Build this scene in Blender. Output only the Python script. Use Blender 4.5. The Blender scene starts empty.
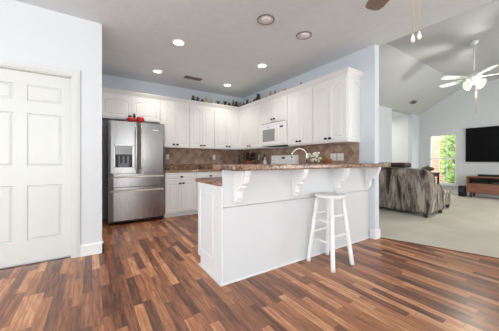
import bpy, bmesh, math, random
from mathutils import Vector, Matrix
random.seed(7)
PI = math.pi
C = bpy.context.scene.collection
SC = bpy.context.scene

# ------------------------------------------------------------ camera, world, light, exposure
YAW = math.radians(33.606)
cam_d = bpy.data.cameras.new('camera'); cam = bpy.data.objects.new('camera', cam_d); C.objects.link(cam)
cam_d.sensor_width = 36; cam_d.lens = 237/499*36; cam_d.shift_y = -4.5/499; cam_d.clip_start = .02
cam.location = (0, 0, 1.10); cam.rotation_euler = (PI/2, 0, -YAW)
SC.camera = cam
vs = SC.view_settings
vs.view_transform = 'Standard'; vs.look = 'None'; vs.gamma = 1; vs.use_curve_mapping = False; vs.exposure = 0.05
w = bpy.data.worlds.new('sky'); SC.world = w; w.use_nodes = True
bg = w.node_tree.nodes['Background']; bg.inputs[0].default_value = (.95, .98, 1, 1); bg.inputs[1].default_value = 5

def area(name, loc, rot, sx, sy, e, col=(1, 1, 1)):
    l = bpy.data.lights.new(name, 'AREA'); l.shape = 'RECTANGLE'; l.size = sx; l.size_y = sy; l.energy = e; l.color = col
    o = bpy.data.objects.new(name, l); C.objects.link(o); o.location = loc; o.rotation_euler = rot; return o
# lamps at unseen windows; kitchen ones tilted up as added fill for the ceiling
LC = (.90, .96, 1)
area('patio_window_upfill', (-2.2, -3.52, 1.25), (math.radians(124), 0, 0), 1.9, 2.2, 100, LC)
area('patio_door_upfill', (0.95, -3.52, 1.25), (math.radians(124), 0, 0), .55, 2.2, 20, LC)  # narrow strip, placed and sized for a bright band reflected in the refrigerator
area('patio_side_light_upfill', (2.05, -3.52, 1.25), (math.radians(124), 0, 0), .5, 2.2, 22, LC)  # second narrow strip for the refrigerator's reflected bands
area('side_window_upfill', (-3.72, 0.2, 1.4), (math.radians(118), 0, -PI/2), 2.0, 1.8, 58, LC)
area('living_window_daylight', (7.2, -3.52, 1.5), (PI/2, 0, 0), 3.6, 2.0, 88, (.97, 1, .99))

# ------------------------------------------------------------ materials
def hexc(r, g, b):
    f = lambda v: ((v/255+.055)/1.055)**2.4 if v > 10 else v/255/12.92
    return (f(r), f(g), f(b), 1)
class N:
    def __init__(s, name, rough=.5, metal=0):
        s.m = bpy.data.materials.new(name); s.m.use_nodes = True; s.t = s.m.node_tree
        s.b = s.t.nodes['Principled BSDF']; s.b.inputs['Roughness'].default_value = rough; s.b.inputs['Metallic'].default_value = metal
    def n(s, ty, **k):
        x = s.t.nodes.new(ty)
        for a, v in k.items(): setattr(x, a, v)
        return x
    def l(s, a, b): s.t.links.new(a, b)
    def math(s, op, a, b=None):
        x = s.n('ShaderNodeMath', operation=op)
        for i, v in enumerate((a, b)):
            if v is None: continue
            if isinstance(v, (int, float)): x.inputs[i].default_value = v
            else: s.l(v, x.inputs[i])
        return x.outputs[0]
    def ramp(s, fac, stops, const=False):
        r = s.n('ShaderNodeValToRGB'); e = r.color_ramp
        if const: e.interpolation = 'CONSTANT'
        while len(e.elements) < len(stops): e.elements.new(.5)
        for el, (p, c) in zip(e.elements, stops): el.position = p; el.color = c
        s.l(fac, r.inputs[0]); return r.outputs[0]
    def mix(s, f, a, b, bt='MIX'):
        x = s.n('ShaderNodeMix', data_type='RGBA', blend_type=bt)
        for i, v in ((0, f), (6, a), (7, b)):
            if isinstance(v, (int, float)): x.inputs[i].default_value = v
            elif isinstance(v, tuple): x.inputs[i].default_value = v
            else: s.l(v, x.inputs[i])
        return x.outputs[2]
    def bump(s, h, strength=.2, dist=.01):
        x = s.n('ShaderNodeBump'); x.inputs['Strength'].default_value = strength; x.inputs['Distance'].default_value = dist
        s.l(h, x.inputs['Height']); s.l(x.outputs[0], s.b.inputs['Normal'])
    def co(s, kind='Object', scale=None, rot=None):
        tc = s.n('ShaderNodeTexCoord').outputs[kind]
        if scale is None and rot is None: return tc
        m = s.n('ShaderNodeMapping'); s.l(tc, m.inputs[0])
        if scale: m.inputs['Scale'].default_value = scale
        if rot: m.inputs['Rotation'].default_value = rot
        return m.outputs[0]
    def noise(s, vec, scale, detail=3, rough=.5):
        x = s.n('ShaderNodeTexNoise'); x.inputs['Scale'].default_value = scale; x.inputs['Detail'].default_value = detail
        x.inputs['Roughness'].default_value = rough; s.l(vec, x.inputs['Vector']); return x.outputs['Fac']

def plain(name, c, rough=.5, metal=0, var=.008, scale=5, bump=0, bscale=80):
    k = N(name, rough, metal); v = k.co()
    f = k.noise(v, scale)
    lo = tuple(x*(1-var) for x in c[:3])+(1,); hi = tuple(min(1, x*(1+var)) for x in c[:3])+(1,)
    k.l(k.ramp(f, [(.3, lo), (.7, hi)]), k.b.inputs['Base Color'])
    if bump: k.bump(k.noise(v, bscale, 4), bump, .004)
    return k.m
def emit(name, c, s):
    k = N(name); k.b.inputs['Emission Color'].default_value = c; k.b.inputs['Emission Strength'].default_value = s
    k.b.inputs['Base Color'].default_value = (.9, .9, .9, 1); return k.m

M = {}
M['wall'] = plain('pale_blue_grey_wall_paint', hexc(216, 219, 221), .75, bump=.02)
M['wall_kitchen'] = plain('kitchen_blue_grey_wall_paint', hexc(212, 217, 223), .75, bump=.02)
M['wall_living'] = plain('living_room_grey_wall_paint', hexc(200, 202, 205), .8, bump=.02)
M['ceiling'] = plain('knockdown_textured_ceiling_paint', hexc(223, 230, 233), .9, var=.02, scale=7, bump=.9, bscale=14)
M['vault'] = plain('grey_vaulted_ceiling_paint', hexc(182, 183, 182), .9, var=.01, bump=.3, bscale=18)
M['white'] = plain('white_satin_trim_paint', hexc(232, 233, 233), .4)
M['door'] = plain('off_white_door_paint', hexc(216, 218, 214), .4)
M['cab'] = plain('white_cabinet_lacquer', hexc(234, 234, 232), .4)
M['barwhite'] = plain('white_bar_panel_paint', hexc(212, 214, 215), .5)
M['stool'] = plain('white_stool_paint', hexc(236, 236, 234), .35)
M['appliance'] = plain('white_appliance_enamel', hexc(238, 238, 238), .22)
M['bronze'] = plain('dark_bronze_metal', hexc(42, 34, 30), .35, .7)
M['black'] = plain('black_plastic', hexc(20, 20, 22), .35)
M['screen'] = plain('black_glossy_screen', hexc(8, 8, 10), .3)
M['screen'].node_tree.nodes['Principled BSDF'].inputs['Specular IOR Level'].default_value = .12
M['dark'] = plain('dark_grey_plastic', hexc(50, 52, 55), .5)
M['greyglass'] = plain('grey_microwave_glass', hexc(150, 152, 152), .15)
M['chrome'] = plain('brushed_nickel', hexc(226, 224, 220), .3, .5)
M['nickel'] = plain('polished_nickel_faucet', hexc(200, 196, 190), .18, 1)
M['fanwhite'] = plain('white_fan_enamel', hexc(226, 230, 222), .4)
M['brass'] = plain('antique_brass', hexc(190, 170, 110), .35, .8)
M['blade_brown'] = plain('brown_fan_blade_wood', hexc(146, 134, 124), .5)
M['outlet'] = plain('white_outlet_plastic', hexc(236, 234, 228), .35)
M['red'] = plain('red_apple_skin', hexc(196, 34, 42), .3, var=.15)
M['leafy'] = plain('green_leaves', hexc(92, 116, 56), .6, var=.3, scale=20)
M['leafdark'] = plain('very_dark_green_leaves', hexc(40, 44, 32), .55, var=.5, scale=30)
M['petal'] = plain('cream_petals', hexc(226, 224, 204), .6, var=.1)
M['copper'] = plain('copper_brown_glaze', hexc(148, 82, 48), .3, var=.2)
M['vent'] = plain('grey_vent_metal', hexc(120, 114, 108), .5)
M['ventdark'] = plain('dark_vent_slots', hexc(44, 40, 38), .7)
M['leather'] = plain('dark_brown_throw_fabric', hexc(52, 38, 34), .6, var=.2)
M['jug_dark'] = plain('dark_brown_pottery', hexc(72, 58, 46), .4, var=.3, scale=40)
M['jug_tan'] = plain('tan_pottery', hexc(172, 152, 118), .5, var=.2, scale=40)
M['jug_green'] = plain('olive_pottery', hexc(98, 104, 78), .5, var=.3, scale=40)
M['jug_cream'] = plain('cream_pottery', hexc(208, 202, 188), .5, var=.1, scale=40)
M['bulb_on'] = emit('lit_ceiling_lamp', (1, .93, .82, 1), 9)
M['bulb_off'] = plain('unlit_lamp_glass', hexc(232, 231, 229), .4)
M['fanlight'] = emit('lit_frosted_glass', (.93, 1, .84, 1), .62)
M['fanlight'].node_tree.nodes['Principled BSDF'].inputs['Base Color'].default_value = (.34, .37, .31, 1)

def steel():
    k = N('brushed_stainless_steel', .3, 1); v = k.co(scale=(220, 220, 1))
    f = k.noise(v, 3, 2)
    k.l(k.ramp(f, [(.3, hexc(160, 159, 158)), (.7, hexc(166, 164, 163))]), k.b.inputs['Base Color'])
    k.l(k.math('MULTIPLY_ADD' if 0 else 'ADD', k.math('MULTIPLY', f, .06), .24), k.b.inputs['Roughness']); return k.m
M['steel'] = steel()
M['fridge_side'] = plain('grey_fridge_side_paint', hexc(128, 134, 142), .45)

def wood_floor():
    k = N('walnut_strip_laminate', .3); v = k.co()
    s = k.n('ShaderNodeSeparateXYZ'); k.l(v, s.inputs[0]); x, y = s.outputs[0], s.outputs[1]
    W, L = .066, .50
    xi = k.math('DIVIDE', x, W); row = k.math('FLOOR', xi)
    wn = k.n('ShaderNodeTexWhiteNoise', noise_dimensions='1D'); k.l(row, wn.inputs['W'])
    yy = k.math('ADD', k.math('DIVIDE', y, L), k.math('MULTIPLY', wn.outputs[0], 7.3)); col = k.math('FLOOR', yy)
    cv = k.n('ShaderNodeCombineXYZ'); k.l(row, cv.inputs[0]); k.l(col, cv.inputs[1])
    w2 = k.n('ShaderNodeTexWhiteNoise', noise_dimensions='2D'); k.l(cv.outputs[0], w2.inputs['Vector'])
    cv2 = k.n('ShaderNodeCombineXYZ'); k.l(k.math('MULTIPLY', x, 30), cv2.inputs[0]); k.l(k.math('ADD', k.math('MULTIPLY', y, 2.6), k.math('MULTIPLY', w2.outputs[0], 40)), cv2.inputs[1]); k.l(k.math('MULTIPLY', w2.outputs[0], 11), cv2.inputs[2])
    g = k.noise(cv2.outputs[0], 1.6, 5, .6)
    tone = k.math('ADD', k.math('MULTIPLY', w2.outputs[0], .70), k.math('MULTIPLY', k.math('SUBTRACT', g, .5), 1.15))
    c = k.ramp(tone, [(.0, hexc(98, 64, 50)), (.2, hexc(134, 88, 66)), (.4, hexc(166, 110, 78)), (.6, hexc(192, 132, 94)), (.8, hexc(220, 168, 126))])
    fx = k.math('FRACT', xi); fy = k.math('FRACT', yy)
    ex = k.math('MINIMUM', fx, k.math('SUBTRACT', 1, fx)); ey = k.math('MINIMUM', fy, k.math('SUBTRACT', 1, fy))
    seam = k.math('MAXIMUM', k.math('LESS_THAN', ex, .018), k.math('LESS_THAN', ey, .004))
    c = k.mix(k.math('MULTIPLY', seam, .5), c, hexc(50, 30, 24))
    k.l(c, k.b.inputs['Base Color'])
    k.l(k.math('ADD', k.math('MULTIPLY', g, .12), .25), k.b.inputs['Roughness'])
    k.bump(g, .06, .004); return k.m
M['floor'] = wood_floor()

def granite(name, dark=0):
    k = N(name, .18); v = k.co()
    a = k.noise(v, 34, 6, .75); b = k.noise(v, 6, 3)
    vo = k.n('ShaderNodeTexVoronoi'); vo.inputs['Scale'].default_value = 60; k.l(v, vo.inputs['Vector'])
    t = k.math('ADD', k.math('MULTIPLY', a, .75), k.math('MULTIPLY', b, .3))
    c = k.ramp(t, [(.40, hexc(44, 32, 28)), (.47, hexc(104, 76, 62)), (.53, hexc(170, 138, 112)), (.57, hexc(120, 90, 74)), (.64, hexc(214, 190, 164))])
    c = k.mix(k.math('MULTIPLY', k.math('LESS_THAN', vo.outputs['Distance'], .18), .6), c, hexc(60, 44, 40))
    k.l(c, k.b.inputs['Base Color']); return k.m
M['granite'] = granite('brown_speckled_granite')

def tile(name, axis):
    k = N(name, .45); tc = k.co(); s = k.n('ShaderNodeSeparateXYZ'); k.l(tc, s.inputs[0])
    h = s.outputs[0] if axis == 'x' else s.outputs[1]; z = s.outputs[2]
    S = .102*1.4142
    u = k.math('DIVIDE', k.math('ADD', h, z), S); v = k.math('DIVIDE', k.math('SUBTRACT', h, z), S)
    cv = k.n('ShaderNodeCombineXYZ'); k.l(k.math('FLOOR', u), cv.inputs[0]); k.l(k.math('FLOOR', v), cv.inputs[1])
    w2 = k.n('ShaderNodeTexWhiteNoise', noise_dimensions='2D'); k.l(cv.outputs[0], w2.inputs['Vector'])
    n = k.noise(tc, 18, 5, .6)
    t = k.math('ADD', k.math('MULTIPLY', w2.outputs[0], .5), k.math('MULTIPLY', n, .5))
    c = k.ramp(t, [(.25, hexc(134, 106, 90)), (.5, hexc(158, 130, 112)), (.75, hexc(182, 156, 136))])
    fu = k.math('FRACT', u); fv = k.math('FRACT', v)
    e = k.math('MINIMUM', k.math('MINIMUM', fu, k.math('SUBTRACT', 1, fu)), k.math('MINIMUM', fv, k.math('SUBTRACT', 1, fv)))
    g = k.math('LESS_THAN', e, .035)
    k.l(k.mix(g, c, hexc(166, 146, 130)), k.b.inputs['Base Color']); k.bump(k.math('SUBTRACT', 1, g), .4, .002); return k.m
M['tile_x'] = tile('diagonal_travertine_tile', 'x'); M['tile_y'] = tile('diagonal_travertine_tile_side', 'y')

def carpet():
    k = N('beige_carpet', .95); v = k.co(); f = k.noise(v, 180, 4); g = k.noise(v, 1.5, 2)
    t = k.math('ADD', k.math('MULTIPLY', f, .6), k.math('MULTIPLY', g, .4))
    k.l(k.ramp(t, [(.3, hexc(190, 181, 166)), (.7, hexc(230, 222, 208))]), k.b.inputs['Base Color']); k.bump(f, .5, .01); return k.m
M['carpet'] = carpet()
def sofa_mat():
    k = N('streaked_taupe_chenille', .85); v = k.co(scale=(9, 9, 1.7)); f = k.noise(v, .85, 2, .45); g = k.noise(k.co(), 60, 2)
    t = k.math('ADD', k.math('MULTIPLY', f, .85), k.math('MULTIPLY', g, .15))
    k.l(k.ramp(t, [(.38, hexc(52, 42, 38)), (.44, hexc(96, 84, 78)), (.50, hexc(160, 148, 136)), (.54, hexc(98, 86, 80)), (.62, hexc(176, 164, 152))]), k.b.inputs['Base Color']); return k.m
M['sofa'] = sofa_mat()
def woodm(name, a, b, sc=(1, 1, 12)):
    k = N(name, .45); f = k.noise(k.co(scale=sc), 3, 4, .6); k.l(k.ramp(f, [(.3, a), (.7, b)]), k.b.inputs['Base Color']); return k.m
M['walnut'] = woodm('reddish_walnut_wood', hexc(112, 72, 54), hexc(150, 102, 78), (1, 1, 14))
M['darkwood'] = woodm('dark_espresso_wood', hexc(46, 32, 28), hexc(72, 50, 42))
def brick():
    k = N('red_exterior_brick', .9); v = k.co(rot=(0, PI/2, 0)); 
    s = k.n('ShaderNodeSeparateXYZ'); k.l(k.co(), s.inputs[0]); c = k.n('ShaderNodeCombineXYZ'); k.l(s.outputs[1], c.inputs[0]); k.l(s.outputs[2], c.inputs[1])
    b = k.n('ShaderNodeTexBrick'); k.l(c.outputs[0], b.inputs['Vector']); b.inputs['Scale'].default_value = 1
    b.inputs['Brick Width'].default_value = .24; b.inputs['Row Height'].default_value = .09; b.inputs['Mortar Size'].default_value = .008
    b.inputs['Color1'].default_value = hexc(214, 164, 144); b.inputs['Color2'].default_value = hexc(190, 132, 112); b.inputs['Mortar'].default_value = hexc(220, 206, 192)
    k.l(b.outputs[0], k.b.inputs['Base Color']); return k.m
M['brick'] = brick()
M['foliage'] = plain('bright_green_foliage', hexc(160, 186, 112), .7, var=.35, scale=9)
M['grass'] = plain('lawn_grass', hexc(120, 150, 80), .9, var=.3)
def glass():
    k = N('clear_window_glass', .0); t = k.n('ShaderNodeBsdfTransparent'); g = k.n('ShaderNodeBsdfGlossy'); g.inputs['Roughness'].default_value = .02
    m = k.n('ShaderNodeMixShader'); m.inputs[0].default_value = .06; k.l(t.outputs[0], m.inputs[1]); k.l(g.outputs[0], m.inputs[2])
    k.l(m.outputs[0], k.t.nodes['Material Output'].inputs[0]); return k.m
M['glass'] = glass()

# ------------------------------------------------------------ mesh helpers
def NB(): return bmesh.new()
def bx(bm, x0, x1, y0, y1, z0, z1, bev=0, seg=1, rot=None, about=None):
    t = bmesh.new(); bmesh.ops.create_cube(t, size=1)
    for v in t.verts:
        v.co = Vector(((v.co.x+.5)*(x1-x0)+x0, (v.co.y+.5)*(y1-y0)+y0, (v.co.z+.5)*(z1-z0)+z0))
    if bev: bmesh.ops.bevel(t, geom=t.edges[:], offset=bev, segments=seg, profile=.5, affect='EDGES')
    if rot: bmesh.ops.rotate(t, cent=about or (0, 0, 0), matrix=rot, verts=t.verts[:])
    join(bm, t); return bm
def join(bm, t):
    vm = {}
    for v in t.verts: vm[v] = bm.verts.new(v.co)
    for f in t.faces:
        nf = bm.faces.new([vm[v] for v in f.verts]); nf.smooth = f.smooth
    t.free()
def prism(bm, pts, axis, a, b):
    """pts 2D polygon extruded along axis ('x','y','z') from a to b"""
    def P(p, t): return {'x': (t, p[0], p[1]), 'y': (p[0], t, p[1]), 'z': (p[0], p[1], t)}[axis]
    A = [bm.verts.new(P(p, a)) for p in pts]; B = [bm.verts.new(P(p, b)) for p in pts]
    bm.faces.new(A); bm.faces.new(B[::-1]); n = len(pts)
    for i in range(n): bm.faces.new([A[i], B[i], B[(i+1) % n], A[(i+1) % n]])
    return bm
def lathe(bm, prof, loc=(0, 0, 0), n=20, mat=None, sx=1, sy=1):
    rings = []
    T = Matrix.Translation(loc) @ (mat or Matrix.Identity(4))
    for r, z in prof:
        if r < 1e-5: rings.append([bm.verts.new(T @ Vector((0, 0, z)))])
        else: rings.append([bm.verts.new(T @ Vector((r*sx*math.cos(2*PI*i/n), r*sy*math.sin(2*PI*i/n), z))) for i in range(n)])
    for A, B in zip(rings, rings[1:]):
        for i in range(n):
            j = (i+1) % n
            if len(A) == 1 and len(B) == 1: continue
            if len(A) == 1: f = bm.faces.new([A[0], B[j], B[i]])
            elif len(B) == 1: f = bm.faces.new([A[i], A[j], B[0]])
            else: f = bm.faces.new([A[i], A[j], B[j], B[i]])
            f.smooth = True
    for R in (rings[0], rings[-1]):
        if len(R) > 1:
            try: bm.faces.new(R)
            except ValueError: pass
    return bm
def tube(bm, pts, r, n=10, r2=None):
    pts = [Vector(p) for p in pts]; rings = []
    up = Vector((0, 0, 1))
    for i, p in enumerate(pts):
        d = (pts[min(i+1, len(pts)-1)]-pts[max(i-1, 0)]).normalized()
        u = d.cross(up if abs(d.z) < .95 else Vector((1, 0, 0))).normalized(); v = d.cross(u).normalized()
        rr = r if r2 is None else r+(r2-r)*i/(len(pts)-1)
        rings.append([bm.verts.new(p+u*rr*math.cos(2*PI*k/n)+v*rr*math.sin(2*PI*k/n)) for k in range(n)])
    for A, B in zip(rings, rings[1:]):
        for i in range(n):
            f = bm.faces.new([A[i], A[(i+1) % n], B[(i+1) % n], B[i]]); f.smooth = True
    bm.faces.new(rings[0]); bm.faces.new(rings[-1]); return bm
def ell(bm, loc, rx, ry, rz, n=14):
    prof = [(math.sin(PI*i/8), -math.cos(PI*i/8)) for i in range(9)]; prof[0] = (0, -1); prof[-1] = (0, 1)
    return lathe(bm, prof, loc, n, Matrix.Diagonal((rx, ry, rz, 1)))
def obj(name, bm, mat, parent=None):
    bmesh.ops.recalc_face_normals(bm, faces=bm.faces[:])
    me = bpy.data.meshes.new(name); bm.to_mesh(me); bm.free(); me.materials.append(mat)
    o = bpy.data.objects.new(name, me); C.objects.link(o)
    if parent: o.parent = parent; 
    return o
def struct(name, bm, mat, parent=None):
    o = obj(name, bm, mat, parent)
    if not parent: o['kind'] = 'structure'
    return o
def thing(name, label, cat, loc=(0, 0, 0), rotz=0, group=None):
    o = bpy.data.objects.new(name, None); C.objects.link(o); o.location = loc; o.rotation_euler = (0, 0, rotz)
    o['label'] = label; o['category'] = cat
    if group: o['group'] = group
    return o
def tag(o, label, cat, group=None):
    o['label'] = label; o['category'] = cat
    if group: o['group'] = group
    return o
def plabel(o, s): o['label'] = s; return o
def place(o, loc, rz=0): o.location = loc; o.rotation_euler = (0, 0, rz); return o

# ------------------------------------------------------------ the setting
XR0, XR1 = 3.31, 3.42       # wall between kitchen and living room
H = 2.743
bnd = [(XR1, 1.80), (3.805, .67), (5.0, -2.6), (5.36, -3.6)]
struct('floor', prism(NB(), [(-3.8, -3.6), (5.36, -3.6), (5.0, -2.6), (3.805, .67), (XR1, 1.80), (XR1, 5.39), (-.02, 5.39), (-.02, 3.47), (-3.8, 3.47)], 'z', -.06, 0), M['floor'])
struct('floor_carpet', prism(NB(), [(5.36, -3.6), (10.12, -3.6), (10.12, 3.92), (9.55, 3.92), (9.55, 6.4), (7.2, 6.4), (7.2, 3.92), (XR1, 3.92), (XR1, 1.80), (3.805, .67), (5.0, -2.6)], 'z', -.06, .006), M['carpet'])
struct('trim_1', prism(NB(), [(XR1, 1.78), (3.795, .67), (4.99, -2.6), (5.35, -3.6), (5.375, -3.6), (5.015, -2.6), (3.82, .67), (XR1+.02, 1.80)], 'z', .0, .009), M['walnut'])
struct('ceiling', prism(NB(), [(-3.8, -3.6), (XR1, -3.6), (XR1, 5.39), (-3.8, 5.39)], 'z', H, H+.08), M['ceiling'])
# door wall
b = NB(); bx(b, -3.8, -1.06, 3.35, 3.47, 0, H); bx(b, -.19, .10, 3.35, 3.47, 0, H); bx(b, -1.06, -.19, 3.35, 3.47, 2.055, H)
struct('wall_left', b, M['wall'])
struct('wall_left_return', bx(NB(), -.02, .10, 3.47, 5.39, 0, H), M['wall'])
struct('wall_back', bx(NB(), .10, XR0, 5.27, 5.39, 0, H), M['wall_kitchen'])
struct('wall_right', bx(NB(), XR0, XR1, 1.80, 5.39, 0, H), M['wall_kitchen'])
VZ0, VZ1, VY0, VY1 = 2.78, 3.52, 3.80, 2.50
struct('wall_gable', prism(NB(), [(-3.6, H+.08), (3.92, H+.08), (VY0, VZ0+.1), (VY1, VZ1), (-3.6, VZ1)], 'x', XR0, XR1), M['wall_living'])
b = NB(); bx(b, XR1, 8.0, 3.80, 3.92, 0, VZ0); bx(b, 9.43, 10.0, 3.80, 3.92, 0, VZ0)
struct('wall_living_back', b, M['wall_living'])
b = NB(); bx(b, -3.9, -3.15, -3.7, -3.6, 0, H); bx(b, -1.25, .67, -3.7, -3.6, 0, H); bx(b, 1.23, 1.8, -3.7, -3.6, 0, H); bx(b, 2.3, XR1, -3.7, -3.6, 0, H)
bx(b, -3.15, -1.25, -3.7, -3.6, 0, .15); bx(b, -3.15, -1.25, -3.7, -3.6, 2.35, H); bx(b, .67, 1.23, -3.7, -3.6, 2.35, H); bx(b, 1.8, 2.3, -3.7, -3.6, 2.35, H)
struct('wall_rear', b, M['wall'])
b = NB(); bx(b, XR1, 5.4, -3.7, -3.6, 0, VZ1+.05); bx(b, 9.0, 10.14, -3.7, -3.6, 0, VZ1+.05); bx(b, 5.4, 9.0, -3.7, -3.6, 0, .5); bx(b, 5.4, 9.0, -3.7, -3.6, 2.5, VZ1+.05)
struct('wall_living_rear', b, M['wall_living'])
b = NB(); bx(b, -3.9, -3.8, -3.7, -.8, 0, H); bx(b, -3.9, -3.8, 1.2, 3.47, 0, H); bx(b, -3.9, -3.8, -.8, 1.2, 0, .5); bx(b, -3.9, -3.8, -.8, 1.2, 2.3, H)
struct('wall_side', b, M['wall'])
# television wall with window opening
WY0, WY1, WZ0, WZ1 = 2.74, 3.47, .31, 2.06
b = NB(); bx(b, 10, 10.14, WY1, 3.92, 0, 2.7); bx(b, 10, 10.14, -3.6, WY0, 0, 2.7); bx(b, 10, 10.14, WY0, WY1, 0, WZ0); bx(b, 10, 10.14, WY0, WY1, WZ1, 2.7)
prism(b, [(-3.6, 2.7), (3.92, 2.7), (3.92, VZ0), (VY0, VZ0), (VY1, VZ1), (-3.6, VZ1)], 'x', 10, 10.14)
struct('wall_television', b, M['wall_living'])
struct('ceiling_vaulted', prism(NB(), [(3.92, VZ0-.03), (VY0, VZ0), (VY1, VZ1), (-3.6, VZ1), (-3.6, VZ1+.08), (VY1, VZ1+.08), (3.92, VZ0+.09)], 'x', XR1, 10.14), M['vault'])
# hall beyond
struct('wall_hall_end', bx(NB(), 7.2, 9.55, 6.28, 6.4, 0, 2.75), M['wall'])
struct('wall_hall_side', bx(NB(), 9.43, 9.55, 3.92, 6.28, 0, 2.75), M['wall'])
struct('wall_hall_inner', bx(NB(), 7.2, 7.32, 3.92, 6.28, 0, 2.75), M['wall'])
struct('ceiling_hall', bx(NB(), 7.2, 9.55, 3.92, 6.4, 2.75, 2.83), M['ceiling'])
# baseboards
def base_prof(): return [(0, 0), (.016, 0), (.016, .115), (.008, .135), (0, .135)]
b = NB(); prism(b, [(3.35-p, z) for p, z in base_prof()], 'x', -.112, .116); prism(b, [(.10+p, z) for p, z in base_prof()], 'y', 3.334, 3.47)
struct('baseboard_left', b, M['white'])
b = NB(); prism(b, [(1.80-p, z) for p, z in base_prof()], 'x', XR0-.016, XR1+.016); prism(b, [(XR0-p, z) for p, z in base_prof()], 'y', 1.80, 1.865)
prism(b, [(XR1+p, z) for p, z in base_prof()], 'y', 1.80, 3.80)
struct('baseboard_right', b, M['white'])
b = NB(); bx(b, XR1+.016, 8.0, 3.785, 3.80, .006, .13); bx(b, 9.43, 10, 3.785, 3.80, .006, .13)
struct('baseboard_living_back', b, M['white'])
struct('baseboard_television', bx(NB(), 9.985, 10, -3.6, 3.785, .006, .13, .004), M['white'])
struct('baseboard_hall', bx(NB(), 7.32, 9.43, 6.265, 6.28, .006, .13), M['white'])

# white six-panel door
def panel(bm, x0, x1, z0, z1, yf, d=.011, ins=.03):
    """raised field panel on a face looking to -Y"""
    L2 = [(x0, z0, yf), (x1, z0, yf), (x1, z1, yf), (x0, z1, yf)]
    g = .008
    L3 = [(x0+g, z0+g, yf+d), (x1-g, z0+g, yf+d), (x1-g, z1-g, yf+d), (x0+g, z1-g, yf+d)]
    L4 = [(x0+ins, z0+ins, yf+.001), (x1-ins, z0+ins, yf+.001), (x1-ins, z1-ins, yf+.001), (x0+ins, z1-ins, yf+.001)]
    R = [[bm.verts.new((p[0], p[2], p[1])) for p in L] for L in (L2, L3, L4)]
    for A, B in zip(R, R[1:]):
        for i in range(4): bm.faces.new([A[i], A[(i+1) % 4], B[(i+1) % 4], B[i]])
    bm.faces.new(R[2])
def framed(bm, xs, zs, yf, yb):
    """stiles and rails around panels: xs = [(x0,x1)..], zs = [(z0,z1)..], outer = xs/zs ends given first"""
    (ox0, ox1), cols = xs; (oz0, oz1), rows = zs
    bx(bm, ox0, ox1, yf+.012, yb, oz0, oz1)
    ex = [ox0]+[v for c in cols for v in c]+[ox1]
    for i in range(0, len(ex), 2): bx(bm, ex[i], ex[i+1], yf, yf+.012, oz0, oz1)
    ez = [oz0]+[v for r in rows for v in r]+[oz1]
    for c in cols:
        for i in range(0, len(ez), 2): bx(bm, c[0], c[1], yf, yf+.012, ez[i], ez[i+1])
        for r in rows: panel(bm, c[0], c[1], r[0], r[1], yf)
DX0, DX1 = -1.052, -.198
b = NB(); framed(b, ((DX0, DX1), [(-.955, -.685), (-.575, -.283)]), ((.020, 2.045), [(.25, .84), (1.045, 1.61), (1.74, 1.915)]), 3.405, 3.44)
door = struct('door_1', b, M['door'])
kb = NB(); lathe(kb, [(.0, 0), (.03, 0), (.03, .006), (.012, .01), (.012, .035), (.026, .045), (.03, .058), (.022, .072), (0, .076)], (-1.0, 3.405, .95), 16, Matrix.Rotation(PI/2, 4, 'X'))
plabel(obj('door_knob', kb, M['chrome'], door), 'round nickel door knob')
# jamb + casing
b = NB(); bx(b, -.20, -.18, 3.35, 3.47, 0, 2.06); bx(b, -1.07, -1.05, 3.35, 3.47, 0, 2.06); bx(b, -1.07, -.18, 3.35, 3.47, 2.046, 2.07)
for x0, x1, s in ((-.19, -.112, 1), (-1.138, -1.06, -1)):
    bx(b, x0, x1, 3.334, 3.35, 0, 2.128, .003); bx(b, x0+.02, x1-.02, 3.328, 3.336, 0, 2.11, .003)
bx(b, -1.138, -.112, 3.333, 3.35, 2.055, 2.13, .003); bx(b, -1.12, -.13, 3.327, 3.336, 2.075, 2.112, .003)
struct('trim_2', b, M['door'])
struct('trim_gap_shade', bx(NB(), -1.05, -.20, 3.39, 3.47, 0, .006), M['darkwood'])  # dark strip added to stand in for shade in the gap under the door

# window of the living room
win = thing('window_1', 'tall living room window', 'window'); del win['label'], win['category']; win['kind'] = 'structure'
b = NB()
for y0, y1, z0, z1 in ((WY0, WY0+.03, WZ0, WZ1), (WY1-.03, WY1, WZ0, WZ1), (WY0, WY1, WZ0, WZ0+.04), (WY0, WY1, WZ1-.04, WZ1), (WY0, WY1, 1.16, 1.195)): bx(b, 10.04, 10.09, y0, y1, z0, z1)
obj('window_frame', b, M['white'], win)
b = NB()
for k in (1, 2): yy = WY0+.05+(WY1-WY0-.1)*k/3; bx(b, 10.055, 10.07, yy-.005, yy+.005, WZ0+.05, WZ1-.05)
for z in (.76, 1.58): bx(b, 10.055, 10.07, WY0+.05, WY1-.05, z-.004, z+.004)
obj('muntin', b, M['white'], win)
obj('pane', bx(NB(), 10.072, 10.076, WY0+.05, WY1-.05, WZ0+.05, WZ1-.05), M['glass'], win)
obj('window_sill', bx(NB(), 9.94, 10.04, WY0-.06, WY1+.06, WZ0-.03, WZ0, .005), M['white'], win)
obj('blind_headrail', bx(NB(), 9.985, 10.04, WY0+.01, WY1-.01, WZ1-.09, WZ1, .005), M['wall_living'], win)

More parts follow.
